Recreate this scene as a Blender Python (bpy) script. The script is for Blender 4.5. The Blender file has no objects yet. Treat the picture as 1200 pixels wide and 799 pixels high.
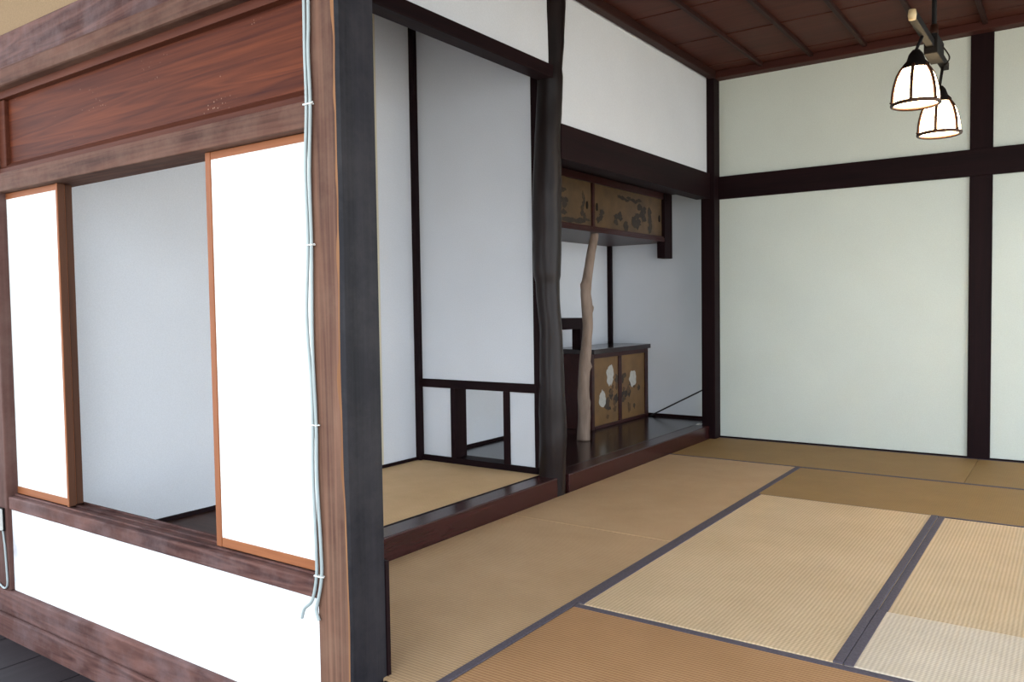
import bpy, bmesh, math, random
from mathutils import Vector, Matrix, noise

# ------------------------------------------------------------------ camera, world, exposure
scene = bpy.context.scene
COL = scene.collection
FPX = 941.44
PITCH, ROLL, YAW = 1.527833, -0.014781, 0.613852
CAM = Vector((2.3184, -1.4860, 1.0441))
ROT = Matrix.Rotation(YAW, 3, 'Z') @ Matrix.Rotation(PITCH, 3, 'X') @ Matrix.Rotation(ROLL, 3, 'Z')
cam_data = bpy.data.cameras.new('camera')
cam_data.sensor_fit = 'HORIZONTAL'
cam_data.sensor_width = 36.0
cam_data.lens = FPX / 1200 * 36.0
cam_data.clip_start = 0.02
cam = bpy.data.objects.new('camera', cam_data)
cam.matrix_world = Matrix.Translation(CAM) @ ROT.to_4x4()
COL.objects.link(cam)
scene.camera = cam

world = bpy.data.worlds.new('world')
scene.world = world
world.use_nodes = True
wn = world.node_tree
bgn = wn.nodes['Background']
bgn.inputs['Color'].default_value = (0.80, 0.90, 1.0, 1)      # bright hazy sky
bgn.inputs['Strength'].default_value = 1.45
sun_data = bpy.data.lights.new('sun', 'SUN')                  # high sun behind the house, lights the yard
sun_data.energy = 7.8
sun_data.angle = 0.02
sun_data.color = (1.0, 0.96, 0.92)
sun = bpy.data.objects.new('sun', sun_data)
sun.rotation_euler = Vector((0.10, -0.50, -0.86)).to_track_quat('-Z', 'Y').to_euler()
COL.objects.link(sun)

scene.view_settings.view_transform = 'Standard'
scene.view_settings.look = 'None'
scene.view_settings.gamma = 1.0
scene.view_settings.use_curve_mapping = False
scene.view_settings.exposure = 1.5
try:
    scene.cycles.max_bounces = 14
    scene.cycles.diffuse_bounces = 8
except Exception:
    pass

def un(u, v, ax, val):
    """photo pixel (1200x799) -> point on the plane coordinate[ax] = val"""
    d = ROT @ Vector(((u - 600) / FPX, -(v - 399.5) / FPX, -1))
    return CAM + d * ((val - CAM[ax]) / d[ax])

def ray(u, v, depth):
    return CAM + ROT @ Vector(((u - 600) / FPX * depth, -(v - 399.5) / FPX * depth, -depth))

# ------------------------------------------------------------------ materials
def mat_new(name):
    m = bpy.data.materials.new(name)
    m.use_nodes = True
    nt = m.node_tree
    b = nt.nodes['Principled BSDF']
    return m, nt, b

def N(nt, kind, **kw):
    n = nt.nodes.new(kind)
    for k, v in kw.items():
        if k.startswith('i_'):
            n.inputs[k[2:].replace('_', ' ')].default_value = v
        else:
            setattr(n, k, v)
    return n

def ramp(nt, fac, stops):
    r = nt.nodes.new('ShaderNodeValToRGB')
    cr = r.color_ramp
    while len(cr.elements) < len(stops):
        cr.elements.new(0.5)
    for e, (p, c) in zip(cr.elements, stops):
        e.position = p
        e.color = (c[0], c[1], c[2], 1) if len(c) == 3 else c
    nt.links.new(fac, r.inputs['Fac'])
    return r.outputs['Color']

def coords(nt, scale=(1, 1, 1)):
    tc = nt.nodes.new('ShaderNodeTexCoord')
    mp = nt.nodes.new('ShaderNodeMapping')
    mp.inputs['Scale'].default_value = scale
    nt.links.new(tc.outputs['Object'], mp.inputs['Vector'])
    return mp.outputs['Vector']

def mixc(nt, fac, a, b, mode='MIX'):
    m = nt.nodes.new('ShaderNodeMix')
    m.data_type = 'RGBA'
    m.blend_type = mode
    for s, v in ((0, fac), (6, a), (7, b)):
        if hasattr(v, 'default_value') or hasattr(v, 'is_linked'):
            nt.links.new(v, m.inputs[s])
        else:
            m.inputs[s].default_value = v if s == 0 else (v[0], v[1], v[2], 1)
    return m.outputs[2]

def bump(nt, b, h, strength=0.2, dist=0.005):
    bp = nt.nodes.new('ShaderNodeBump')
    bp.inputs['Strength'].default_value = strength
    bp.inputs['Distance'].default_value = dist
    nt.links.new(h, bp.inputs['Height'])
    nt.links.new(bp.outputs['Normal'], b.inputs['Normal'])

def wood(name, dark, light, axis='x', rough=0.55, fine=60, stretch=0.06, worn=None, worn_amt=0.0, bmp=0.15,
         specks=False, spec=0.2, contrast=(0.3, 0.72), flame=0.0):
    m, nt, b = mat_new(name)
    s = {'x': (stretch, 1, 1), 'y': (1, stretch, 1), 'z': (1, 1, stretch)}[axis]
    v = coords(nt, s)
    n1 = N(nt, 'ShaderNodeTexNoise', i_Scale=fine, i_Detail=6.0, i_Roughness=0.6, i_Distortion=0.4)
    nt.links.new(v, n1.inputs['Vector'])
    n2 = N(nt, 'ShaderNodeTexNoise', i_Scale=fine / 6, i_Detail=4.0, i_Distortion=0.8)
    nt.links.new(v, n2.inputs['Vector'])
    mx = N(nt, 'ShaderNodeMath', operation='MULTIPLY_ADD')
    nt.links.new(n2.outputs['Fac'], mx.inputs[0])
    mx.inputs[1].default_value = 0.55
    sc = N(nt, 'ShaderNodeMath', operation='MULTIPLY')
    nt.links.new(n1.outputs['Fac'], sc.inputs[0])
    sc.inputs[1].default_value = 0.45
    nt.links.new(sc.outputs[0], mx.inputs[2])
    hgt = mx.outputs[0]
    if flame:
        k1 = N(nt, 'ShaderNodeMath', operation='MULTIPLY')
        nt.links.new(n2.outputs['Fac'], k1.inputs[0])
        k1.inputs[1].default_value = 9.0
        k2 = N(nt, 'ShaderNodeMath', operation='PINGPONG')
        nt.links.new(k1.outputs[0], k2.inputs[0])
        k2.inputs[1].default_value = 0.5
        k3 = N(nt, 'ShaderNodeMath', operation='MULTIPLY_ADD')
        nt.links.new(k2.outputs[0], k3.inputs[0])
        k3.inputs[1].default_value = flame
        nt.links.new(hgt, k3.inputs[2])
        k4 = N(nt, 'ShaderNodeMath', operation='SUBTRACT')
        nt.links.new(k3.outputs[0], k4.inputs[0])
        k4.inputs[1].default_value = flame * 0.25
        hgt = k4.outputs[0]
    c = ramp(nt, hgt, [(contrast[0], dark), (contrast[1], light)])
    if worn is not None:
        v2 = coords(nt, (1, 1, 1))
        n3 = N(nt, 'ShaderNodeTexNoise', i_Scale=5.0, i_Detail=7.0, i_Roughness=0.7)
        nt.links.new(v2, n3.inputs['Vector'])
        f = ramp(nt, n3.outputs['Fac'], [(0.42, (0, 0, 0)), (0.72, (worn_amt,) * 3)])
        c = mixc(nt, f, c, worn)
    if specks:
        v3 = coords(nt, (1, 1, 1))
        vo = N(nt, 'ShaderNodeTexVoronoi', i_Scale=70.0)
        nt.links.new(v3, vo.inputs['Vector'])
        f1 = ramp(nt, vo.outputs['Distance'], [(0.12, (1, 1, 1)), (0.2, (0, 0, 0))])
        n4 = N(nt, 'ShaderNodeTexNoise', i_Scale=3.0, i_Detail=3.0)
        nt.links.new(coords(nt, (1, 1, 4)), n4.inputs['Vector'])
        f2 = ramp(nt, n4.outputs['Fac'], [(0.60, (0, 0, 0)), (0.68, (0.7, 0.7, 0.7))])
        c = mixc(nt, mixc(nt, 1.0, f1, f2, 'MULTIPLY'), c, (0.35, 0.22, 0.15))
    nt.links.new(c, b.inputs['Base Color'])
    b.inputs['Roughness'].default_value = rough
    b.inputs['Specular IOR Level'].default_value = spec
    bump(nt, b, hgt, bmp, 0.004)
    return m

def plaster(name, col, var=0.05, rough=0.95, stain=None):
    m, nt, b = mat_new(name)
    v = coords(nt)
    n1 = N(nt, 'ShaderNodeTexNoise', i_Scale=160.0, i_Detail=4.0, i_Roughness=0.7)
    nt.links.new(v, n1.inputs['Vector'])
    n2 = N(nt, 'ShaderNodeTexNoise', i_Scale=2.2, i_Detail=4.0)
    nt.links.new(v, n2.inputs['Vector'])
    lo = tuple(x * (1 - var) for x in col)
    hi = tuple(min(1, x * (1 + var * 0.4)) for x in col)
    c = ramp(nt, n1.outputs['Fac'], [(0.36, lo), (0.62, hi)])
    c2 = ramp(nt, n2.outputs['Fac'], [(0.3, (0.95, 0.95, 0.95)), (0.7, (1, 1, 1))])
    c = mixc(nt, 1.0, c, c2, 'MULTIPLY')
    if stain:
        tc = nt.nodes.new('ShaderNodeTexCoord')
        sx = nt.nodes.new('ShaderNodeSeparateXYZ')
        nt.links.new(tc.outputs['Object'], sx.inputs[0])
        mr = N(nt, 'ShaderNodeMapRange')
        nt.links.new(sx.outputs['X'], mr.inputs['Value'])
        mr.inputs['From Min'].default_value = -1.27
        mr.inputs['From Max'].default_value = -0.95
        mr.inputs['To Min'].default_value = 1.0
        mr.inputs['To Max'].default_value = 0.0
        n3 = N(nt, 'ShaderNodeTexNoise', i_Scale=9.0, i_Detail=6.0)
        nt.links.new(v, n3.inputs['Vector'])
        f = ramp(nt, n3.outputs['Fac'], [(0.45, (0, 0, 0)), (0.75, (1, 1, 1))])
        mm = N(nt, 'ShaderNodeMath', operation='MULTIPLY')
        nt.links.new(f, mm.inputs[0])
        nt.links.new(mr.outputs[0], mm.inputs[1])
        c = mixc(nt, mm.outputs[0], c, stain)
    nt.links.new(c, b.inputs['Base Color'])
    b.inputs['Roughness'].default_value = rough
    b.inputs['Specular IOR Level'].default_value = 0.15
    bump(nt, b, n1.outputs['Fac'], 0.12, 0.002)
    return m

def weave(name, c_lo, c_hi, along='x', grid=0.3):
    """rush weave: ridges run along the given axis, a weaker rib across"""
    m, nt, b = mat_new(name)
    v = coords(nt)
    def band(direction, period):
        w = N(nt, 'ShaderNodeTexWave', wave_type='BANDS', bands_direction=direction)
        w.inputs['Scale'].default_value = 0.31416 / period
        w.inputs['Distortion'].default_value = 0.25
        w.inputs['Detail'].default_value = 1.0
        w.inputs['Detail Scale'].default_value = 3.0
        nt.links.new(v, w.inputs['Vector'])
        return w.outputs['Fac']
    w1 = band('Y' if along == 'x' else 'X', 0.0135)
    w2 = band('X' if along == 'x' else 'Y', 0.010)
    n1 = N(nt, 'ShaderNodeTexNoise', i_Scale=3.0, i_Detail=5.0, i_Roughness=0.65)
    nt.links.new(v, n1.inputs['Vector'])
    n2 = N(nt, 'ShaderNodeTexNoise', i_Scale=90.0, i_Detail=3.0)
    nt.links.new(v, n2.inputs['Vector'])
    mx = N(nt, 'ShaderNodeMix', data_type='FLOAT')
    mx.inputs[0].default_value = grid
    nt.links.new(w1, mx.inputs[2])
    nt.links.new(w2, mx.inputs[3])
    ad = N(nt, 'ShaderNodeMath', operation='MULTIPLY_ADD')
    nt.links.new(n2.outputs['Fac'], ad.inputs[0])
    ad.inputs[1].default_value = 0.35
    nt.links.new(mx.outputs[0], ad.inputs[2])
    c = ramp(nt, ad.outputs[0], [(0.1, c_lo), (1.0, c_hi)])
    c2 = ramp(nt, n1.outputs['Fac'], [(0.3, (0.86, 0.84, 0.80)), (0.7, (1, 1, 1))])
    c = mixc(nt, 1.0, c, c2, 'MULTIPLY')
    nt.links.new(c, b.inputs['Base Color'])
    b.inputs['Roughness'].default_value = 0.62
    b.inputs['Specular IOR Level'].default_value = 0.25
    bump(nt, b, mx.outputs[0], 0.25, 0.003)
    return m

def plain(name, col, rough=0.5, metal=0.0, var=0.12, scale=20.0, emit=None, spec=0.5):
    m, nt, b = mat_new(name)
    n1 = N(nt, 'ShaderNodeTexNoise', i_Scale=scale, i_Detail=4.0)
    nt.links.new(coords(nt), n1.inputs['Vector'])
    c = ramp(nt, n1.outputs['Fac'], [(0.3, tuple(x * (1 - var) for x in col)), (0.7, col)])
    nt.links.new(c, b.inputs['Base Color'])
    b.inputs['Roughness'].default_value = rough
    b.inputs['Metallic'].default_value = metal
    b.inputs['Specular IOR Level'].default_value = spec
    if emit:
        b.inputs['Emission Color'].default_value = (*emit[0], 1)
        b.inputs['Emission Strength'].default_value = emit[1]
    return m

M = {}
M['wall'] = plaster('pale_plaster', (0.685, 0.735, 0.675))
M['wall_toko'] = plaster('cool_plaster', (0.67, 0.69, 0.73))
M['wall_white'] = plaster('white_plaster', (0.86, 0.86, 0.87), 0.03, stain=(0.34, 0.32, 0.36))
M['wall_tan'] = plaster('tan_plaster', (0.27, 0.185, 0.11), 0.10)
M['beige'] = plaster('beige_paper', (0.60, 0.55, 0.42), 0.04)
M['dark_x'] = wood('dark_timber_x', (0.006, 0.0025, 0.0035), (0.017, 0.006, 0.007), 'x', 0.55, spec=0.09)
M['dark_y'] = wood('dark_timber_y', (0.006, 0.0025, 0.0035), (0.017, 0.006, 0.007), 'y', 0.55, spec=0.09)
M['dark_z'] = wood('dark_timber_z', (0.006, 0.0025, 0.0035), (0.017, 0.006, 0.007), 'z', 0.55, spec=0.09)
M['rail'] = wood('lacquered_rail', (0.020, 0.005, 0.005), (0.050, 0.013, 0.012), 'y', 0.25, spec=0.4)
M['board'] = wood('lacquered_board', (0.010, 0.005, 0.005), (0.022, 0.009, 0.009), 'y', 0.18, spec=0.45, bmp=0.03)
M['ceil'] = wood('ceiling_board_wood', (0.042, 0.012, 0.008), (0.092, 0.026, 0.016), 'x', 0.6, fine=40, stretch=0.04)
M['batten'] = wood('batten_wood', (0.016, 0.005, 0.004), (0.035, 0.010, 0.007), 'y', 0.6)
M['mould'] = wood('moulding_wood', (0.036, 0.009, 0.007), (0.07, 0.018, 0.012), 'x', 0.6)
M['weath_x'] = wood('weathered_timber', (0.036, 0.012, 0.008), (0.135, 0.058, 0.038), 'x', 0.75, fine=50, stretch=0.05,
                    worn=(0.22, 0.14, 0.105), worn_amt=0.35, bmp=0.3, flame=0.25)
M['weath_low'] = wood('weathered_sill_timber', (0.040, 0.013, 0.011), (0.155, 0.070, 0.056), 'x', 0.75, fine=34, stretch=0.10,
                      worn=(0.22, 0.165, 0.17), worn_amt=0.4, bmp=0.35, flame=0.4)
M['weath_z'] = wood('weathered_post_timber', (0.045, 0.018, 0.015), (0.110, 0.050, 0.040), 'z', 0.75, fine=45, stretch=0.03,
                    worn=(0.20, 0.14, 0.12), worn_amt=0.3, bmp=0.3, flame=0.2)
M['post_face'] = wood('brown_post_face', (0.045, 0.016, 0.012), (0.22, 0.110, 0.070), 'z', 0.7, fine=42, stretch=0.025,
                      worn=(0.24, 0.15, 0.10), worn_amt=0.3, bmp=0.3, contrast=(0.34, 0.68), flame=0.25)
M['post_dark'] = wood('black_stained_post', (0.004, 0.004, 0.006), (0.020, 0.018, 0.024), 'z', 0.55, fine=60, stretch=0.03,
                      worn=(0.07, 0.06, 0.06), worn_amt=0.3, bmp=0.3)
M['post_edge'] = wood('raw_post_edge', (0.14, 0.055, 0.022), (0.34, 0.17, 0.08), 'z', 0.7)
M['panel'] = wood('red_transom_board', (0.036, 0.006, 0.003), (0.135, 0.032, 0.011), 'x', 0.6, fine=70, stretch=0.03,
                  specks=True, bmp=0.12, flame=0.3, spec=0.12)
M['panel_frame'] = wood('red_frame_timber', (0.050, 0.011, 0.006), (0.12, 0.036, 0.018), 'x', 0.6, spec=0.12)
M['sash'] = wood('orange_sash_wood', (0.20, 0.060, 0.022), (0.34, 0.125, 0.050), 'z', 0.55, bmp=0.08)
M['sash_x'] = wood('orange_sash_wood_x', (0.20, 0.060, 0.022), (0.34, 0.125, 0.050), 'x', 0.55, bmp=0.08)
M['sash_shaded'] = wood('brown_shaded_sash_wood', (0.055, 0.020, 0.010), (0.11, 0.042, 0.020), 'z', 0.55, bmp=0.08)  # darker sash tone; shade on the stile sides put into the colour
M['paper'] = plaster('white_sash_paper', (0.86, 0.86, 0.84), 0.02)
M['deck'] = wood('dark_deck_wood', (0.010, 0.008, 0.010), (0.032, 0.026, 0.030), 'y', 0.5, fine=40, stretch=0.05)
M['log'] = wood('black_log_bark', (0.004, 0.0025, 0.0025), (0.022, 0.013, 0.012), 'z', 0.36, fine=28, stretch=0.12, bmp=0.6, spec=0.22)
M['drift'] = wood('driftwood', (0.11, 0.070, 0.050), (0.36, 0.27, 0.215), 'z', 0.6, fine=26, stretch=0.15, bmp=0.35)
M['cab'] = wood('red_brown_cabinet_wood', (0.020, 0.006, 0.006), (0.048, 0.014, 0.012), 'y', 0.4)
M['shade_brown'] = wood('shaded_floor_brown', (0.030, 0.012, 0.008), (0.070, 0.030, 0.020), 'x', 0.5)
M['gold'] = plain('gold_door_paper', (0.16, 0.080, 0.022), 0.6, var=0.3, scale=9)
M['gold_dark'] = plain('dull_gold_door_paper', (0.105, 0.056, 0.020), 0.65, var=0.45, scale=9)
M['ink'] = plain('ink_wash', (0.030, 0.019, 0.012), 0.8, var=0.5, scale=30)
M['leafink'] = plain('painted_leaf', (0.060, 0.038, 0.024), 0.8, var=0.5, scale=30)
M['leafbrown'] = plain('painted_brown_leaf', (0.10, 0.052, 0.022), 0.8, var=0.5, scale=30)
M['petal'] = plain('painted_petal', (0.42, 0.40, 0.36), 0.8, var=0.2, scale=40)
M['iron'] = plain('black_iron', (0.005, 0.0035, 0.003), 0.6, 0.0, spec=0.15)
M['bronze'] = plain('bronze_metal', (0.055, 0.022, 0.012), 0.4, 0.6)
M['cream'] = plain('cream_porcelain', (0.62, 0.46, 0.24), 0.4)
M['cable'] = plain('pale_cable_sheath', (0.36, 0.41, 0.41), 0.5)
M['tie'] = plain('white_cable_tie', (0.75, 0.74, 0.70), 0.5)
M['cord'] = plain('black_cord', (0.008, 0.008, 0.009), 0.5)
M['border'] = plain('mat_border_cloth', (0.105, 0.085, 0.105), 0.85, var=0.35, scale=120)
M['bounce_ground'] = plain('bounce_gravel', (0.40, 0.385, 0.345), 0.95, var=0.3, scale=3)
M['roof'] = wood('eave_wood', (0.04, 0.02, 0.012), (0.09, 0.045, 0.028), 'y', 0.7)
M['t_mid'] = weave('tan_rush', (0.37, 0.235, 0.128), (0.58, 0.39, 0.225), 'x', 0.25)  # brown, olive and pale mat tones below paint in weave-direction sheen
M['t_pale'] = weave('pale_sheen_rush', (0.47, 0.33, 0.195), (0.71, 0.53, 0.335), 'y', 0.45)
M['t_hearth'] = weave('palest_sheen_rush', (0.56, 0.455, 0.35), (0.75, 0.635, 0.5), 'y', 0.5)
M['t_orange'] = weave('brown_sheen_rush', (0.3, 0.148, 0.062), (0.5, 0.28, 0.135), 'x', 0.15)
M['t_olive'] = weave('olive_sheen_rush', (0.23, 0.13, 0.042), (0.35, 0.21, 0.078), 'x', 0.2)
M['t_toko'] = weave('alcove_rush', (0.52, 0.335, 0.16), (0.68, 0.46, 0.25), 'y', 0.3)

# ------------------------------------------------------------------ object helpers
def tag(o, label=None, cat=None, group=None, kind=None):
    for k, v in (('label', label), ('category', cat), ('group', group), ('kind', kind)):
        if v:
            o[k] = v
    return o

def adopt(o, parent):
    if parent is not None:
        o.parent = parent
        o.matrix_parent_inverse = parent.matrix_world.inverted()

def link(name, bm, mat, parent=None, smooth=False, bev=0.0, mats=None):
    me = bpy.data.meshes.new(name)
    bm.to_mesh(me)
    bm.free()
    o = bpy.data.objects.new(name, me)
    for mm in (mats or [mat]):
        me.materials.append(mm)
    if smooth:
        for p in me.polygons:
            p.use_smooth = True
    COL.objects.link(o)
    adopt(o, parent)
    if bev:
        md = o.modifiers.new('edge', 'BEVEL')
        md.width = bev
        md.segments = 2
        md.limit_method = 'ANGLE'
    return o

def empty(name, loc, label, cat, group=None, kind=None):
    e = bpy.data.objects.new(name, None)
    e.empty_display_size = 0.05
    e.location = loc
    e.matrix_world = Matrix.Translation(loc)
    COL.objects.link(e)
    return tag(e, label, cat, group, kind)

def abox(bm, x0, x1, y0, y1, z0, z1):
    vs = [bm.verts.new((x, y, z)) for z in (z0, z1) for y in (y0, y1) for x in (x0, x1)]
    for f in ((0, 2, 3, 1), (4, 5, 7, 6), (0, 1, 5, 4), (2, 6, 7, 3), (0, 4, 6, 2), (1, 3, 7, 5)):
        bm.faces.new([vs[i] for i in f])

def B(name, d, mat, parent=None, bev=0.003, **kw):
    bm = bmesh.new()
    abox(bm, *d)
    o = link(name, bm, M[mat], parent, bev=bev)
    if kw:
        tag(o, **kw)
    return o

def S(name, d, mat, label, cat, bev=0.003, parent=None):
    return B(name, d, mat, parent, bev, label=label, cat=cat, kind='structure')

def atube(bm, pts, radii, seg=12, cap=True, wob=None):
    pts = [Vector(p) for p in pts]
    if not isinstance(radii, (list, tuple)):
        radii = [radii] * len(pts)
    rings = []
    up = None
    for i, p in enumerate(pts):
        t = (pts[min(i + 1, len(pts) - 1)] - pts[max(i - 1, 0)]).normalized()
        if up is None:
            up = Vector((1, 0, 0)) if abs(t.x) < 0.9 else Vector((0, 1, 0))
        a = (up - t * up.dot(t)).normalized()
        up = a
        c = t.cross(a)
        ring = []
        for k in range(seg):
            th = 2 * math.pi * k / seg
            r = radii[i]
            if wob:
                r *= wob(p, th)
            ring.append(bm.verts.new(p + (a * math.cos(th) + c * math.sin(th)) * r))
        rings.append(ring)
    for r0, r1 in zip(rings, rings[1:]):
        for k in range(seg):
            bm.faces.new((r0[k], r0[(k + 1) % seg], r1[(k + 1) % seg], r1[k]))
    if cap:
        bm.faces.new(list(reversed(rings[0])))
        bm.faces.new(rings[-1])

def smooth_path(pts, n=6):
    """Catmull-Rom resampling"""
    pts = [Vector(p) for p in pts]
    out = []
    for i in range(len(pts) - 1):
        p0, p1, p2, p3 = pts[max(i - 1, 0)], pts[i], pts[i + 1], pts[min(i + 2, len(pts) - 1)]
        for k in range(n):
            t = k / n
            out.append(0.5 * ((2 * p1) + (p2 - p0) * t + (2 * p0 - 5 * p1 + 4 * p2 - p3) * t * t
                              + (3 * p1 - p0 - 3 * p2 + p3) * t ** 3))
    out.append(pts[-1])
    return out

def T(name, pts, r, mat, parent=None, seg=10, n=6, **kw):
    bm = bmesh.new()
    atube(bm, smooth_path(pts, n) if n else pts, r, seg)
    o = link(name, bm, M[mat], parent, smooth=True)
    if kw:
        tag(o, **kw)
    return o

def lathe(name, prof, centre, mat, parent=None, seg=32, smooth=True, close=False):
    bm = bmesh.new()
    rings = []
    for r, z in prof:
        if r < 1e-5:
            rings.append([bm.verts.new((centre[0], centre[1], centre[2] + z))])
        else:
            rings.append([bm.verts.new((centre[0] + r * math.cos(2 * math.pi * k / seg),
                                        centre[1] + r * math.sin(2 * math.pi * k / seg), centre[2] + z)) for k in range(seg)])
    for a, b in zip(rings, rings[1:]):
        for k in range(seg):
            k2 = (k + 1) % seg
            if len(a) == 1:
                bm.faces.new((a[0], b[k2], b[k]))
            elif len(b) == 1:
                bm.faces.new((a[k], a[k2], b[0]))
            else:
                bm.faces.new((a[k], a[k2], b[k2], b[k]))
    return link(name, bm, M[mat], parent, smooth=smooth)

def aplate_x(bm, outline, x0, x1):
    """a flat polygon in the y,z plane with thickness from x0 to x1"""
    a = [bm.verts.new((x0, y, z)) for y, z in outline]
    b = [bm.verts.new((x1, y, z)) for y, z in outline]
    bm.faces.new(a)
    bm.faces.new(list(reversed(b)))
    n = len(a)
    for i in range(n):
        bm.faces.new((a[i], b[i], b[(i + 1) % n], a[(i + 1) % n]))

# ------------------------------------------------------------------ key dimensions (metres)
YL = 4.551          # far wall of the room
YE = 4.75           # end wall of the shelf bay
XB = -1.03          # back wall of both alcoves
YP0, YP1 = 2.25, 2.35   # partition between the alcoves
ZT = 0.102          # alcove floor level
XR = 3.62           # open right-hand side of the room
ZC = 2.80           # ceiling boards

# ------------------------------------------------------------------ ground, veranda, roof
S('ground', (-25, 30, -30, 30, -0.80, -0.70), 'bounce_ground', 'unseen gravel yard made pale to bounce light indoors', 'ground', 0)  # unseen yard surface, made pale so it bounces light indoors
deck = empty('floor_veranda', (0, -0.9, -0.3), 'dark weathered plank floor of the veranda', 'floor', kind='structure')
x = -3.1
while x < 4.9:
    w = 0.30
    B('plank', (x, x + w - 0.004, -1.95, -0.012, -0.34, -0.30), 'deck', deck, 0.003)
    x += w
B('deck_edge', (-3.1, 4.9, -2.0, -1.952, -0.44, -0.302), 'deck', deck)
S('roof', (-3.3, 4.9, -2.1, 6.0, 3.06, 3.16), 'roof', 'dark wooden roof and eaves over the room', 'roof', 0)

# ------------------------------------------------------------------ facade beside the window (plane y = 0)
S('wall_upper_outside', (-3.1, 0.60, 0.02, 0.12, 2.149, 3.06), 'wall_tan', 'tan plaster above the old outer beam', 'wall', 0)
S('trim_1', (-3.1, 0.60, 0.0, 0.13, 1.99, 2.149), 'weath_low', 'weathered upper beam under the tan plaster', 'beam', 0.006)
zt2, zt1 = un(100, 62.5, 1, -0.03).z, un(100, 38.5, 1, -0.03).z
S('trim_2', (-3.1, 0.60, -0.03, 0.13, zt2, zt1), 'weath_x', 'worn brown rail running along the upper beam', 'beam', 0.010)
tr = empty('trim_3', (-0.33, 0.05, 1.654), 'reddish wooden transom panel above the window', 'transom', kind='structure')
B('panel_board', (-1.235, 0.60, 0.040, 0.058, 1.640, 1.956), 'panel', tr, 0)
B('frame_rail', (-1.290, 0.60, 0.012, 0.075, 1.908, 1.956), 'panel_frame', tr, 0.002)
B('frame_stile', (-1.290, -1.235, 0.022, 0.075, 1.610, 1.908), 'panel_frame', tr, 0.004)
bm = bmesh.new()     # bevelled lower frame rail
prof = [(0.012, 1.612), (0.012, 1.630), (0.022, 1.640), (0.040, 1.656), (0.075, 1.656), (0.075, 1.612)]
a = [bm.verts.new((-1.290, y, z)) for y, z in prof]
b = [bm.verts.new((0.60, y, z)) for y, z in prof]
bm.faces.new(a); bm.faces.new(list(reversed(b)))
for i in range(len(prof)):
    j = (i + 1) % len(prof)
    bm.faces.new((a[i], b[i], b[j], a[j]))
bmesh.ops.recalc_face_normals(bm, faces=bm.faces)
link('frame_rail', bm, M['panel_frame'], tr)
S('trim_4', (-1.290, 0.60, 0.0, 0.13, 1.538, 1.611), 'weath_x', 'grey-brown window lintel with sliding tracks', 'lintel', 0.004)
sill = S('trim_5', (-1.290, 0.60, 0.0, 0.13, 0.236, 0.290), 'weath_low', 'worn brown window sill with two grooves', 'sill', 0.006)
for yy in (0.026, 0.064, 0.103):
    B('track_ridge', (-1.290, 0.60, yy, yy + 0.008, 0.290, 0.296), 'weath_low', sill, 0.001)
S('wall_left', (-1.290, 0.60, 0.012, 0.12, -0.105, 0.236), 'wall_white', 'white plaster panel under the window sill', 'wall', 0)
S('wall_left_far', (-3.1, -1.420, 0.02, 0.12, -0.105, 1.956), 'wall_white', 'white plaster wall beyond the outer post', 'wall', 0)
S('trim_6', (-3.1, 0.60, -0.012, 0.13, -0.205, -0.105), 'weath_low', 'grey-brown ledge under the white outer plaster', 'beam', 0.008)
S('trim_7', (-3.1, 0.60, -0.022, 0.13, -0.335, -0.205), 'weath_low', 'knotty red-brown ground beam at the veranda floor', 'beam', 0.008)
S('outer_post', (-1.420, -1.290, -0.006, 0.13, -0.105, 1.956), 'weath_z', 'weathered wooden post at the window left end', 'post', 0.005)

# corner post: brown outer face, ragged raw edge, black-stained inner face
bm = bmesh.new()
NZ = 120
z0, z1 = -0.335, 3.06
rows = []
for i in range(NZ + 1):
    z = z0 + (z1 - z0) * i / NZ
    j = noise.noise(Vector((0.3, 0.7, z * 2.3))) * 0.008 + noise.noise(Vector((4.3, 0.7, z * 9))) * 0.004
    e = 0.0015 + max(0, noise.noise(Vector((8.1, 2.7, z * 7)))) * 0.022
    xa = 0.709 + j * 0.8 + (0.006 if z < 0.9 else 0) * min(1, (0.9 - z) * 2)
    rows.append([bm.verts.new(p) for p in ((0.60, 0.0, z), (xa - e, 0.0, z), (xa + 0.003, 0.001, z), (0.725, 0.007 + j * 0.2, z),
                                           (0.725, 0.133, z), (0.60, 0.133, z))])
for r0, r1 in zip(rows, rows[1:]):
    for k in range(6):
        f = bm.faces.new((r0[k], r0[(k + 1) % 6], r1[(k + 1) % 6], r1[k]))
        f.material_index = {0: 0, 1: 2, 2: 1, 3: 1, 4: 1, 5: 0}[k]
bm.faces.new(list(reversed(rows[0]))); bm.faces.new(rows[-1])
o = link('corner_post', bm, None, mats=[M['post_face'], M['post_dark'], M['post_edge']])
tag(o, 'old corner post with brown outer face and black inner face', 'post', kind='structure')

S('trim_19', (0.60, 0.729, 0.134, 0.148, 0.0, 0.33), 'dark_z', 'low dark board behind the corner post', 'board', 0.001)
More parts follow.
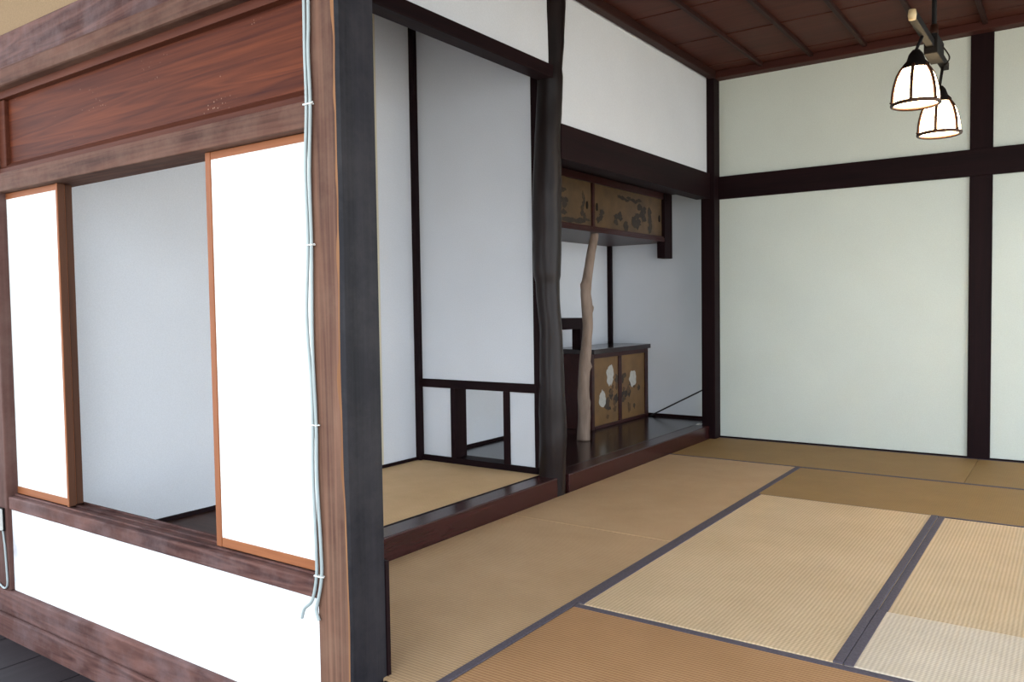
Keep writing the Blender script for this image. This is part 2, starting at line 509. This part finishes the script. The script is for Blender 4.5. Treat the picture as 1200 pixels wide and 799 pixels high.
# front threshold and lintel of the open side of the room, and the far posts of the openings
S('trim_8', (0.733, XR, 0.0, 0.118, -0.30, -0.004), 'dark_x', 'dark threshold along the open front of the room', 'threshold')
S('trim_9', (0.733, XR, 0.02, 0.12, 1.94, 2.06), 'dark_x', 'dark lintel over the open front of the room', 'lintel')
S('wall_front_upper', (0.733, XR, 0.04, 0.10, 2.36, 3.06), 'wall', 'pale plaster above the open front', 'wall', 0)  # unseen; gap above the lintel left open to admit more light
S('right_corner_post', (XR, XR + 0.13, 0.0, 0.13, -0.70, 3.06), 'dark_z', 'dark post at the open right front corner', 'post')
S('right_far_post', (XR, XR + 0.13, YL, YL + 0.13, -0.70, 3.06), 'dark_z', 'dark post at the open right far corner', 'post')
S('trim_10', (XR, XR + 0.12, 0.13, YL, -0.30, -0.004), 'dark_y', 'dark threshold along the open right side', 'threshold')
S('trim_11', (XR, XR + 0.12, 0.13, YL, 1.84, 1.96), 'dark_y', 'dark lintel over the open right side', 'lintel')
S('wall_right_upper', (XR + 0.03, XR + 0.09, 0.13, YL, 2.36, 3.06), 'wall', 'pale plaster above the open right side', 'wall', 0)  # unseen; kept clear of the lintel so extra light comes in

# ------------------------------------------------------------------ room shell
S('floor', (XB - 0.1, XR, 0.118, YE + 0.1, -0.20, -0.056), 'dark_x', 'sub floor under the straw mats', 'floor', 0)
S('wall_far', (0.0, XR, YL, YL + 0.09, -0.056, 3.0), 'wall', 'pale green-white plaster far wall of the room', 'wall', 0)
S('baseboard_far', (0.045, XR, YL - 0.012, YL, -0.003, 0.012), 'dark_x', 'thin dark strip along the far wall foot', 'baseboard', 0)
S('trim_12', (0.045, XR, YL - 0.030, YL, 1.843, 2.015), 'dark_x', 'dark horizontal tie rail across the far wall', 'rail')
S('far_post', (1.732, 1.862, YL - 0.018, YL + 0.05, -0.003, 2.80), 'dark_z', 'broad dark post on the far wall behind the lamp', 'post')
S('end_post', (-0.062, 0.045, YL - 0.110, YL + 0.02, -0.003, 2.80), 'dark_z', 'dark corner post between shelf alcove and far wall', 'post')

# alcove back wall, end wall, ceilings
S('wall_back', (XB - 0.08, XB, 0.12, YE, ZT - 0.1, 3.0), 'wall_toko', 'cool white plaster wall at the back of the alcoves', 'wall', 0)
S('wall_bay_end', (XB, 0.0, YE, YE + 0.08, ZT - 0.1, 3.0), 'wall_toko', 'plaster end wall inside the shelf alcove', 'wall', 0)
S('trim_13', (XB, XB + 0.006, 1.860, 1.925, ZT + 0.02, 2.74), 'beige', 'beige paper strip on the alcove back wall', 'strip', 0)
S('trim_14', (XB, XB + 0.012, 0.13, YP0, ZT, ZT + 0.018), 'dark_y', 'thin dark strip along the alcove back wall foot', 'baseboard', 0)
S('trim_15', (XB, XB + 0.012, YP1, YE, ZT, ZT + 0.018), 'dark_y', 'dark strip at the back wall foot of shelf alcove', 'baseboard', 0)
S('trim_16', (XB + 0.012, -0.062, YE - 0.012, YE, ZT, ZT + 0.022), 'dark_x', 'dark strip at the end wall foot of shelf alcove', 'baseboard', 0)
S('trim_17', (XB, XB + 0.035, YE - 0.035, YE, ZT, 1.94), 'dark_z', 'thin dark corner post at the back of shelf alcove', 'post', 0)
S('trim_18', (XB, XB + 0.035, YP0 - 0.035, YP0, ZT, 2.75), 'dark_z', 'thin dark corner post at the back of the picture alcove', 'post', 0)
S('ceiling_picture_alcove', (XB, -0.1, 0.13, YP0, 2.75, 2.78), 'ceil', 'brown board ceiling inside the picture alcove', 'ceiling', 0)
S('ceiling_shelf_alcove', (XB, -0.1, YP1, YE, 1.945, 1.975), 'dark_y', 'dark board ceiling inside the shelf alcove', 'ceiling', 0)
S('wall_alcove_side', (XB, 0.0, 0.125, 0.135, 1.58, 2.75), 'wall_toko', 'plaster over the window inside the alcove', 'wall', 0)

# walls over the alcove fronts, header beams
S('wall_over_picture_alcove', (-0.09, -0.015, 0.13, 2.262, 2.30, 3.0), 'wall_toko', 'pale plaster above the picture alcove header', 'wall', 0)
S('wall_over_shelf_alcove', (-0.09, -0.015, 2.262, YL - 0.10, 1.99, 3.0), 'wall_toko', 'pale plaster above the shelf alcove header', 'wall', 0)
S('header_beam', (-0.085, 0.006, 0.13, 2.22, 2.262, 2.332), 'dark_y', 'slim dark header beam over the picture alcove', 'beam', 0.004)
S('header_beam.001', (-0.105, 0.010, 2.285, YL - 0.10, 1.845, 2.036), 'dark_y', 'deep dark header beam over the shelf alcove', 'beam', 0.004)

# alcove floor rail and floors
S('alcove_rail', (-0.115, 0.0, 0.13, 2.22, -0.056, ZT), 'rail', 'lacquered dark rail along the picture alcove front', 'rail', 0.006)
S('alcove_rail.001', (-0.115, 0.0, 2.34, YL - 0.11, -0.056, ZT - 0.001), 'rail', 'lacquered dark rail along the shelf alcove front', 'rail', 0.006)
S('alcove_board', (XB, -0.115, YP1, YE, 0.060, ZT - 0.001), 'board', 'glossy black floor board of the shelf alcove', 'floor board', 0.002)
S('alcove_board.001', (XB, -0.115, 0.13, YP1, 0.0, 0.060), 'dark_y', 'base board below the picture alcove mat', 'floor board', 0)

# log post between the alcoves
bm = bmesh.new()
path = [(-0.060, 2.264, -0.05), (-0.060, 2.264, 0.10), (-0.057, 2.264, 0.45), (-0.060, 2.264, 0.85), (-0.076, 2.264, 1.15), (-0.078, 2.264, 1.45),
        (-0.068, 2.264, 1.85), (-0.048, 2.264, 2.25), (-0.030, 2.264, 2.60), (-0.024, 2.264, 2.80)]
pp = smooth_path(path, 10)
def wob(p, th):
    return 1 + 0.07 * noise.noise(Vector((math.cos(th) * 1.2, math.sin(th) * 1.2, p.z * 5))) + 0.03 * noise.noise(Vector((math.cos(th) * 3, math.sin(th) * 3, p.z * 16)))
atube(bm, pp, [0.070 + 0.006 * math.sin(p.z * 5.1) + (0.006 if 1.2 < p.z < 2.3 else 0) for p in pp], 28, True, wob)
o = link('log_post', bm, M['log'], smooth=True)
tag(o, 'dark polished natural log post between the two alcoves', 'post', kind='structure')

# partition with low opening
pw = empty('wall_partition', (-0.58, 2.30, ZT), 'white partition wall with low opening between the alcoves', 'wall', kind='structure')
X0, X1 = XB + 0.030, -0.145
B('plaster_panel', (X0, X1, YP0, YP1, 0.608, 2.75), 'wall_toko', pw, 0)
B('frame_rail', (X0, X1, YP0 - 0.006, YP1 + 0.006, 0.556, 0.608), 'dark_x', pw, 0.002)
B('frame_rail', (X0, X1, YP0 - 0.006, YP1 + 0.006, ZT - 0.002, 0.136), 'dark_x', pw, 0.002)
B('frame_stile', (-0.772, -0.738, YP0 - 0.006, YP1 + 0.006, 0.136, 0.556), 'dark_z', pw, 0.002)
B('frame_stile', (-0.380, -0.338, YP0 - 0.006, YP1 + 0.006, 0.136, 0.556), 'dark_z', pw, 0.002)
B('small_panel', (X0, -0.772, YP0 + 0.006, YP1 - 0.006, 0.136, 0.556), 'wall_toko', pw, 0)
B('small_panel', (-0.338, -0.165, YP0 + 0.006, YP1 - 0.006, 0.136, 0.556), 'wall_toko', pw, 0)
B('frame_stile', (-0.165, X1 + 0.03, YP0 - 0.004, YP1 + 0.004, 0.136, 2.40), 'dark_z', pw, 0.002)
S('wall_partition_upper', (XB, -0.07, YP0, YP1, 2.75, 3.0), 'wall_toko', 'plaster over the partition', 'wall', 0)

# ------------------------------------------------------------------ ceiling: boards, battens, moulding
ce = empty('ceiling', (1.8, 2.3, ZC), 'reddish brown board ceiling with thin battens', 'ceiling', kind='structure')
y = 0.1
k = 0
while y < YL:
    dz = 0.004 * (k % 2)
    B('ceiling_board', (0.0, XR, y, min(y + 0.297, YL), ZC + dz, ZC + 0.016 + dz), 'ceil', ce, 0.002)
    y += 0.30
    k += 1
for i in range(1, 11):
    xc = 0.047 + 0.3545 * i
    B('batten', (xc - 0.014, xc + 0.014, 0.1, YL - 0.10, ZC - 0.026, ZC), 'batten', ce, 0.003)
B('moulding', (0.0, XR, YL - 0.105, YL, 2.745, ZC), 'mould', ce, 0.006)
B('moulding', (0.0, 0.06, 0.1, YL - 0.105, 2.745, ZC), 'batten', ce, 0.006)
B('moulding', (XR - 0.06, XR, 0.1, YL - 0.105, 2.745, ZC), 'batten', ce, 0.006)

# ------------------------------------------------------------------ straw mats
def mat_thing(x0, x1, y0, y1, m, along, label, cat='tatami mat', z=0.0, th=0.055, sides=(1, 1), bw=0.029):
    t = empty('tatami_mat', ((x0 + x1) / 2, (y0 + y1) / 2, z - th), label, cat, 'straw mats on the room floor')
    g = 0.0012
    bm = bmesh.new()
    abox(bm, x0 + g, x1 - g, y0 + g, y1 - g, z - th, z)
    link('mat_body', bm, M[m], t, bev=0.004)
    for s, on in enumerate(sides):
        if not on:
            continue
        if along == 'y':
            d = (x0 + g, x0 + bw, y0 + g, y1 - g) if s == 0 else (x1 - bw, x1 - g, y0 + g, y1 - g)
        else:
            d = (x0 + g, x1 - g, y0 + g, y0 + bw) if s == 0 else (x0 + g, x1 - g, y1 - bw, y1 - g)
        B('cloth_border', (*d, z - 0.004, z + 0.0022), 'border', t, 0.001)
    return t

XA, XG, XI = 0.896, 1.780, 2.190
mat_thing(0.0, XA, 1.770, 3.686, 't_mid', 'y', 'straw mat lying in front of the shelf alcove', sides=(0, 1))
mat_thing(0.0, XA, 0.118, 1.770, 't_mid', 'y', 'straw mat lying in front of the picture alcove by the corner post', sides=(0, 1))
mat_thing(0.0, 1.798, 3.686, YL - 0.013, 't_olive', 'x', 'dark olive straw mat along the far wall beside the shelf alcove', bw=0.013)
mat_thing(1.798, XR, 3.686, YL - 0.013, 't_olive', 'x', 'dark olive straw mat along the far wall right of the broad post', bw=0.013)
mat_thing(XA, 2.80, 2.825, 3.686, 't_olive', 'x', 'brown straw mat lying crosswise, second from the far wall', bw=0.013)
mat_thing(XA, XG, 0.905, 2.825, 't_pale', 'y', 'large pale straw mat in the middle of the room', z=0.005, th=0.06)
mat_thing(XG, 2.660, 1.397, 2.825, 't_pale', 'y', 'pale straw mat right of the middle mat, behind the small square mat', sides=(1, 0))
mat_thing(XG, XI + 0.055, 0.905, 1.397, 't_hearth', 'y', 'small pale square mat covering the hearth', z=0.005, th=0.06)
mat_thing(XI + 0.055, 3.10, 0.905, 1.397, 't_pale', 'y', 'straw mat right of the small square hearth mat')
mat_thing(XA, 2.80, 0.118, 0.905, 't_orange', 'x', 'orange-brown straw mat nearest the viewer')
mat_thing(2.80, XR, 0.118, 0.905, 't_orange', 'x', 'straw mat at the open right front corner')
mat_thing(2.660, XR, 1.397, 2.825, 't_pale', 'y', 'straw mat along the open right side')
mat_thing(3.10, XR, 0.905, 1.397, 't_pale', 'y', 'narrow straw mat filling the right edge')
mat_thing(2.80, XR, 2.825, 3.686, 't_olive', 'x', 'straw mat at the right end of the second row')
S('alcove_shade_board', (XB, -0.115, 0.135, 0.898, 0.060, ZT - 0.002), 'shade_brown', 'added brown board standing for shaded floor at the alcove window end', 'floor board', 0.002)  # added board; its brown stands in for shade on the alcove floor
t = empty('alcove_mat', (-0.57, 1.57, 0.06), 'straw mat on the raised picture alcove floor', 'tatami mat')
B('mat_body', (XB, -0.115, 0.90, YP0 - 0.007, 0.060, ZT - 0.001), 't_toko', t, 0.002)
B('edge_binding', (-0.128, -0.115, 0.90, YP0 - 0.007, ZT - 0.004, ZT + 0.001), 'dark_y', t, 0.0005)

# ------------------------------------------------------------------ sliding window panels
def sash(x0, x1, y0, y1, z0, z1, label, stile_r='sash', st=0.026, rail_t=0.024, rail_b=0.030, inset=0.004):
    t = empty('sliding_window_panel', ((x0 + x1) / 2, (y0 + y1) / 2, z0), label, 'window panel', 'sliding panels of the alcove window')
    B('stile', (x0, x0 + st, y0, y1, z0, z1), 'sash', t, 0.002)
    B('stile', (x1 - st, x1, y0, y1, z0, z1), stile_r, t, 0.002)
    B('rail', (x0 + st, x1 - st, y0 + 0.002, y1, z1 - rail_t, z1), 'sash_x', t, 0.002)
    B('rail', (x0 + st, x1 - st, y0 + 0.002, y1, z0, z0 + rail_b), 'sash_x', t, 0.002)
    if stile_r != 'sash':
        B('lit_stile_face', (x1 - 0.012, x1, y0 - 0.003, y0, z0, z1), 'sash', t, 0.0005)  # paler strip: light on the stile front put into the colour
    B('paper_sheet', (x0 + st, x1 - st, y0 + inset, y1 - 0.008, z0 + rail_b, z1 - rail_t), 'paper', t, 0)
    return t
sash(0.082, 0.640, 0.036, 0.062, 0.2965, 1.537, 'white papered sliding panel with orange frame beside the corner post')
xe1 = un(67, 213, 1, 0.036).x
xe2 = un(75.5, 213, 1, 0.073).x
sash(-1.360, xe1, 0.036, 0.062, 0.2965, 1.537, 'white papered sliding panel at the left end of the window', 'sash_shaded', st=0.016)
sash(-1.335, xe2, 0.073, 0.100, 0.2965, 1.537, 'dark-edged sliding panel tucked behind the left window panel', 'sash_shaded')

# ------------------------------------------------------------------ shelf alcove furniture
# upper cabinet
XU = -0.45
uc = empty('wall_cabinet', (-0.74, 3.53, 1.55), 'wall cabinet with dull gold painted doors hung in the shelf alcove', 'cabinet')
B('bottom_board', (XB, XU + 0.012, YP1, YE - 0.004, 1.552, 1.582), 'cab', uc, 0.002)
B('top_board', (XB, XU + 0.006, YP1, YE - 0.004, 1.895, 1.944), 'cab', uc, 0.002)
B('front_rail', (XU - 0.035, XU + 0.004, YP1, YE - 0.13, 1.582, 1.594), 'cab', uc, 0.001)
B('end_post', (XU - 0.055, XU + 0.016, YE - 0.150, YE - 0.004, 1.420, 1.944), 'dark_z', uc, 0.003)
B('divider', (XU - 0.035, XU + 0.002, 3.437, 3.470, 1.594, 1.895), 'cab', uc, 0.001)
random.seed(4)
def blob(cy, cz, ry, rz, n=14, jag=0.3, seed=0):
    rnd = random.Random(seed)
    return [(cy + ry * (1 + rnd.uniform(-jag, jag)) * math.cos(2 * math.pi * i / n),
             cz + rz * (1 + rnd.uniform(-jag, jag)) * math.sin(2 * math.pi * i / n)) for i in range(n)]
for (a0, a1, sd) in ((YP1 + 0.01, 3.437, 1), (3.470, YE - 0.150, 2)):
    d = B('door', (XU - 0.028, XU - 0.012, a0, a1, 1.594, 1.895), 'gold_dark', uc, 0)
    bm = bmesh.new()
    rnd = random.Random(sd)
    nsh = 26
    for i in range(nsh):
        if sd == 1:
            if i < 9:
                cy, cz, ry, rz = 3.02 + rnd.uniform(-.05, .09), 1.66 + rnd.random() * .19, .035, .02
            elif i < 15:
                cy, cz, ry, rz = 3.33 + rnd.uniform(-.018, .018), 1.65 + (i - 9) * .03, .022 - .003 * (i - 9), .026
            else:
                cy, cz, ry, rz = 3.05 + rnd.random() * .33, 1.605 + rnd.random() * .035, .05, .012
        else:
            if i < 12:
                cy, cz, ry, rz = 3.95 + rnd.random() * .34, 1.62 + rnd.random() * .17, .045, .03
            elif i < 17:
                cy, cz, ry, rz = 4.38 + rnd.uniform(-.02, .02), 1.63 + (i - 12) * .035, .032, .032
            else:
                cy, cz, ry, rz = 3.53 + rnd.random() * .35, 1.61 + rnd.random() * .11, .03, .02
        aplate_x(bm, blob(cy, cz, ry, rz, 11, 0.45, sd * 100 + i), XU - 0.0125, XU - 0.0110 + 0.00004 * i)
    if sd == 2:
        for i in range(7):
            aplate_x(bm, blob(3.86 + i * .055, 1.845 - .008 * (i % 3), .04, .012, 11, 0.5, 300 + i), XU - 0.0125, XU - 0.0107 + 0.00004 * i)
    bmesh.ops.recalc_face_normals(bm, faces=bm.faces)
    link('ink_drawing', bm, M['ink'], d)['kind'] = 'stuff'
    for py in ((3.38,) if sd == 1 else (3.52, a1 - 0.05)):
        bm = bmesh.new()
        aplate_x(bm, blob(py, 1.735, 0.014, 0.028, 16, 0), XU - 0.0125, XU - 0.008)
        bmesh.ops.recalc_face_normals(bm, faces=bm.faces)
        link('door_pull', bm, M['iron'], d)

# lower cabinet
XF = -0.66
lc = empty('low_cabinet', (-0.85, 4.26, ZT), 'low cabinet with gold doors painted with white peonies', 'cabinet')
Y0c, Y1c = 3.775, YE - 0.013
B('top_board', (XB + 0.001, XF + 0.028, Y0c - 0.012, Y1c, 0.676, 0.712), 'board', lc, 0.003)
B('side_panel', (XB + 0.013, XF, Y0c, Y0c + 0.04, ZT, 0.676), 'cab', lc, 0.002)
B('back_panel', (XB + 0.013, XB + 0.03, Y0c + 0.04, Y1c, ZT, 0.676), 'cab', lc, 0)
B('end_stile', (XF - 0.03, XF + 0.002, Y1c - 0.055, Y1c, ZT, 0.676), 'cab', lc, 0.002)
B('front_rail', (XF - 0.03, XF, Y0c + 0.04, Y1c - 0.055, 0.640, 0.676), 'cab', lc, 0.002)
B('front_rail', (XF - 0.03, XF + 0.004, Y0c + 0.04, Y1c - 0.055, ZT, 0.124), 'cab', lc, 0.002)
ym = 4.235
B('divider', (XF - 0.03, XF - 0.001, ym - 0.028, ym + 0.028, 0.124, 0.640), 'cab', lc, 0.002)
doors = []
for a0, a1 in ((Y0c + 0.04, ym - 0.028), (ym + 0.028, Y1c - 0.055)):
    doors.append(B('door', (XF - 0.022, XF - 0.008, a0, a1, 0.124, 0.640), 'gold', lc, 0))
def paint(door, name, outline, mat, lift):
    bm = bmesh.new()
    aplate_x(bm, outline, XF - 0.0085, XF - 0.0075 + lift)
    bmesh.ops.recalc_face_normals(bm, faces=bm.faces)
    return link(name, bm, M[mat], door)
for d, spots, area, sd in ((doors[0], ((3.945, .318, .055, .070), (4.075, .500, .058, .085)), (4.00, 4.19, .17, .46), 11),
                           (doors[1], ((4.47, .44, .065, .070),), (4.28, 4.58, .20, .50), 12)):
    rnd = random.Random(sd)
    for i in range(22):
        cy = rnd.uniform(area[0], area[1])
        cz = rnd.uniform(area[2], area[3])
        if sd == 11:
            cz = min(cz, area[2] + 0.10 + (cy - area[0]) * 1.1)
        else:
            cz = min(cz, area[3] - (cy - area[0]) * 0.5)
        r = rnd.uniform(0.016, 0.034)
        paint(d, 'painted_leaf', blob(cy, cz, r, r * rnd.uniform(0.6, 1.5), 11, 0.4, sd * 50 + i), ('leafink', 'ink', 'leafbrown')[i % 3], 0.00005 * i)
    for cy, cz, ry, rz in spots:
        paint(d, 'painted_flower', blob(cy, cz, ry * 0.95, rz * 0.95, 24, 0.2, int(cz * 1000)), 'petal', 0.0015)

# staggered shelf with its strut
sh = empty('display_shelf', (-0.9, 3.1, 0.862), 'dark staggered shelf board beside the low cabinet', 'shelf')
B('shelf_board', (XB, -0.745, YP1 + 0.001, 3.86, 0.868, 0.950), 'dark_y', sh, 0.003)
B('strut', (-0.835, -0.762, 3.785, 3.845, 0.712, 0.868), 'dark_z', sh, 0.002)

# driftwood prop
bm = bmesh.new()
xs = -0.50
keys = [(684, 513, .1), (684.5, 490, 0), (684, 460, 0), (684.5, 440, 0), (686, 418, 0), (687.5, 400, 0), (689, 380, 0), (687.5, 355, 0), (686.5, 340, 0), (690, 315, 0), (693, 295, 0), (696, 280, 0)]
kp = [un(u, v, 0, xs) for u, v, _ in keys]
kp[0].z = ZT - 0.001
kp.append(Vector((kp[-1].x, kp[-1].y + 0.012, 1.5525)))
kr = [.046, .043, .041, .040, .040, .037, .037, .040, .038, .033, .031, .030, .028]
pp = smooth_path(kp, 8)
rr = []
for i in range(len(pp)):
    f = i / 8
    k = min(int(f), len(kr) - 2)
    rr.append(kr[k] + (kr[k + 1] - kr[k]) * (f - k))
def wob2(p, th):
    w = 1 + 0.10 * noise.noise(Vector((math.cos(th) * 1.1, math.sin(th) * 1.1, p.z * 6))) + 0.05 * noise.noise(Vector((math.cos(th) * 2.5, math.sin(th) * 2.5, p.z * 20)))
    for kz, kth in ((0.62, 0.9), (0.47, 2.6), (0.36, 1.0), (0.90, 1.5), (1.18, 4.2), (1.02, 0.6)):
        dth = (th - kth + math.pi) % (2 * math.pi) - math.pi
        w += 0.32 * math.exp(-((p.z - kz) / 0.018) ** 2 - (dth / 0.5) ** 2)
    return w
atube(bm, pp, rr, 24, True, wob2)
o = link('driftwood_prop', bm, M['drift'], smooth=True)
tag(o, 'pale crooked driftwood pole standing in the shelf alcove', 'pole')

# cord across the end wall
T('cord', [un(762, 487, 1, YE - 0.03), Vector((-0.058, YE - 0.03, un(825, 449, 1, YE - 0.03).z))], 0.0055, 'cord', None, 8, 0,
  label='thin black cord stretched diagonally across the alcove end wall', cat='cord')

# ------------------------------------------------------------------ pendant lamp
pa, pb = ray(1069, 19, 3.28), ray(1108, 77, 4.02)
zb = (pa.z + pb.z) / 2
pa.z = pb.z = zb
dirb = (pb - pa).normalized()
def onbar(d):
    t = (d - 3.28) / (4.02 - 3.28)
    return pa.lerp(pb, t)
c1 = ray(1073, 122, 3.50)
c2 = ray(1100.5, 157, 3.96)
hub = onbar(3.73)
pl = empty('pendant_lamp', (hub.x, hub.y, ZC - 0.026), 'two-lamp pendant with glowing glass bells on a dark crossbar', 'lamp')
T('rod', [(hub.x, hub.y, zb), (hub.x, hub.y, ZC)], 0.011, 'iron', pl, 12, 0)
lathe('collar', [(0.0, 0.09), (0.016, 0.09), (0.018, 0.05), (0.014, 0.03), (0.020, 0.0), (0.0, 0.0)], (hub.x, hub.y, zb + 0.02), 'bronze', pl, 16)
lathe('ceiling_rose', [(0.0, -0.03), (0.03, -0.03), (0.055, -0.008), (0.055, 0.0), (0.0, 0.0)], (hub.x, hub.y, ZC), 'iron', pl, 24)
def barbox(name, p, q, w, h, mat):
    side = Vector((-dirb.y, dirb.x, 0)) * w
    upv = Vector((0, 0, h))
    bm = bmesh.new()
    vs = [bm.verts.new(e + s * side + u * upv) for e in (p, q) for s, u in ((-1, -1), (1, -1), (1, 1), (-1, 1))]
    bm.faces.new(vs[:4][::-1]); bm.faces.new(vs[4:])
    for i in range(4):
        bm.faces.new((vs[i], vs[(i + 1) % 4], vs[4 + (i + 1) % 4], vs[4 + i]))
    bmesh.ops.recalc_face_normals(bm, faces=bm.faces)
    return link(name, bm, M[mat], pl, bev=0.003)
barbox('crossbar', pa, pb, 0.016, 0.018, 'iron')
barbox('crossbar_block', hub - dirb * 0.10, hub + dirb * 0.10, 0.028, 0.045, 'iron')
lathe('end_knob', [(0.0, 0.022), (0.014, 0.020), (0.017, 0.0), (0.014, -0.020), (0.0, -0.022)], (pa.x, pa.y, pa.z), 'cream', pl, 16)
# glass shades: profile measured from the open rim upwards
R = 0.094
M['glow'] = plain('glowing_opal_glass', (0.9, 0.86, 0.78), 0.3, var=0.02, emit=((1.0, 0.74, 0.42), 9.0))
M['bulb'] = plain('lit_bulb', (1, 0.9, 0.7), 0.3, var=0.02, emit=((1.0, 0.82, 0.55), 25.0))
prof = [(R, 0.0), (R * 0.985, 0.035), (R * 0.92, 0.075), (R * 0.80, 0.115), (R * 0.62, 0.148), (R * 0.42, 0.168)]
for c, bar in ((c1, onbar(3.50)), (c2, onbar(3.96))):
    sh_ = lathe('glass_shade', [(r, z) for r, z in prof] + [(r - 0.004, z - 0.003) for r, z in reversed(prof[1:])] + [(R - 0.004, 0.0)], c, 'glow', pl, 40)
    bm = bmesh.new()
    atube(bm, [(c.x + R * math.cos(a * math.pi / 20), c.y + R * math.sin(a * math.pi / 20), c.z) for a in range(41)], 0.0085, 8, False)
    link('rim_ring', bm, M['bronze'], pl, smooth=True)
    for kk in range(6):
        th = math.radians(28 + 60 * kk)
        T('rib', [(c.x + (r + 0.003) * math.cos(th), c.y + (r + 0.003) * math.sin(th), c.z + z) for r, z in prof], 0.0075, 'bronze', pl, 8, 3)
        lathe('rib_bolt', [(0.0, 0.008), (0.008, 0.004), (0.009, 0.0), (0.0, -0.004)], (c.x + (R + 0.006) * math.cos(th), c.y + (R + 0.006) * math.sin(th), c.z + 0.006), 'bronze', pl, 10)
    lathe('shade_cap', [(R * 0.60, 0.146), (R * 0.56, 0.170), (R * 0.40, 0.186), (R * 0.30, 0.215), (R * 0.16, 0.232), (0.0, 0.236)], c, 'iron', pl, 24)
    T('hanger_rod', [(c.x, c.y, c.z + 0.23), (bar.x, bar.y, zb)], 0.007, 'iron', pl, 8, 0)
    bm = bmesh.new()
    bmesh.ops.create_uvsphere(bm, u_segments=16, v_segments=10, radius=0.032, matrix=Matrix.Translation((c.x, c.y, c.z + 0.075)))
    link('bulb', bm, M['bulb'], pl, smooth=True)
# slack wire beside the crossbar
w0, w1 = onbar(3.75), onbar(3.93)
T('lamp_wire', [w0 + Vector((0.02, 0.0, 0.03)), w0.lerp(w1, 0.5) + Vector((0.045, 0.01, -0.01)), w1 + Vector((0.01, 0, -0.02))], 0.0035, 'iron', pl, 8, 6)

# ------------------------------------------------------------------ cables on the corner post
def cable(px, label, yv=-0.0075, top=True):
    pts = [un(u, v, 1, yv) for u, v in px]
    if top:
        pts.insert(0, pts[0] + Vector((0.004, 0, 0.5)))
    return T('cable', pts, 0.0046, 'cable', None, 10, 6, label=label, cat='cable', group='cables tied along the corner post')
cable([(356, 0), (357, 60), (359, 122), (358, 200), (361, 287), (359.5, 370), (365, 450), (366.5, 498), (367, 560), (370.5, 640), (371, 675), (366, 703), (357, 713), (354, 724)],
      'pale cable down the corner post with hooked lower end')
cable([(361, 0), (361, 60), (363.5, 122), (362.5, 200), (365, 287), (366, 400), (370.5, 498), (371.5, 560), (376, 640), (377, 675), (373, 703), (371, 715), (374, 727)],
      'pale cable down the corner post, nearer the wood grain')
for i, (u, v, lab) in enumerate(((361, 122, 'white tie round the cables at lintel height'), (363, 287, 'white tie round the cables below the lintel'),
                                 (368.5, 498, 'white tie round the cables at mid panel height'), (374, 675, 'white tie round the cables near the sill'))):
    c = un(u, v, 1, -0.0075)
    t = empty('cable_tie', c, lab, 'cable tie', 'ties holding the cables')
    B('strap', (c.x - 0.016, c.x + 0.016, c.y - 0.0065, c.y + 0.0065, c.z - 0.002, c.z + 0.002), 'tie', t, 0.001)
    T('tail', [c + Vector((0.014, -0.003, 0)), c + Vector((0.026, -0.006, 0.002))], 0.0014, 'tie', t, 6, 0)

# small box with its lead on the outer post
bx = empty('junction_box', (-1.345, -0.02, 0.15), 'small white box with lead on the outer post', 'box')
B('housing', (-1.385, -1.314, -0.034, -0.006, 0.148, 0.236), 'tie', bx, 0.004)
B('cover_edge', (-1.389, -1.310, -0.014, -0.005, 0.144, 0.240), 'iron', bx, 0.002)
T('lead', [(-1.322, -0.012, 0.148), (-1.312, -0.011, 0.08), (-1.303, -0.011, -0.03), (-1.304, -0.011, -0.08), (-1.330, -0.012, -0.098), (-1.38, -0.012, -0.085)], 0.004, 'cable', bx, 8, 6)
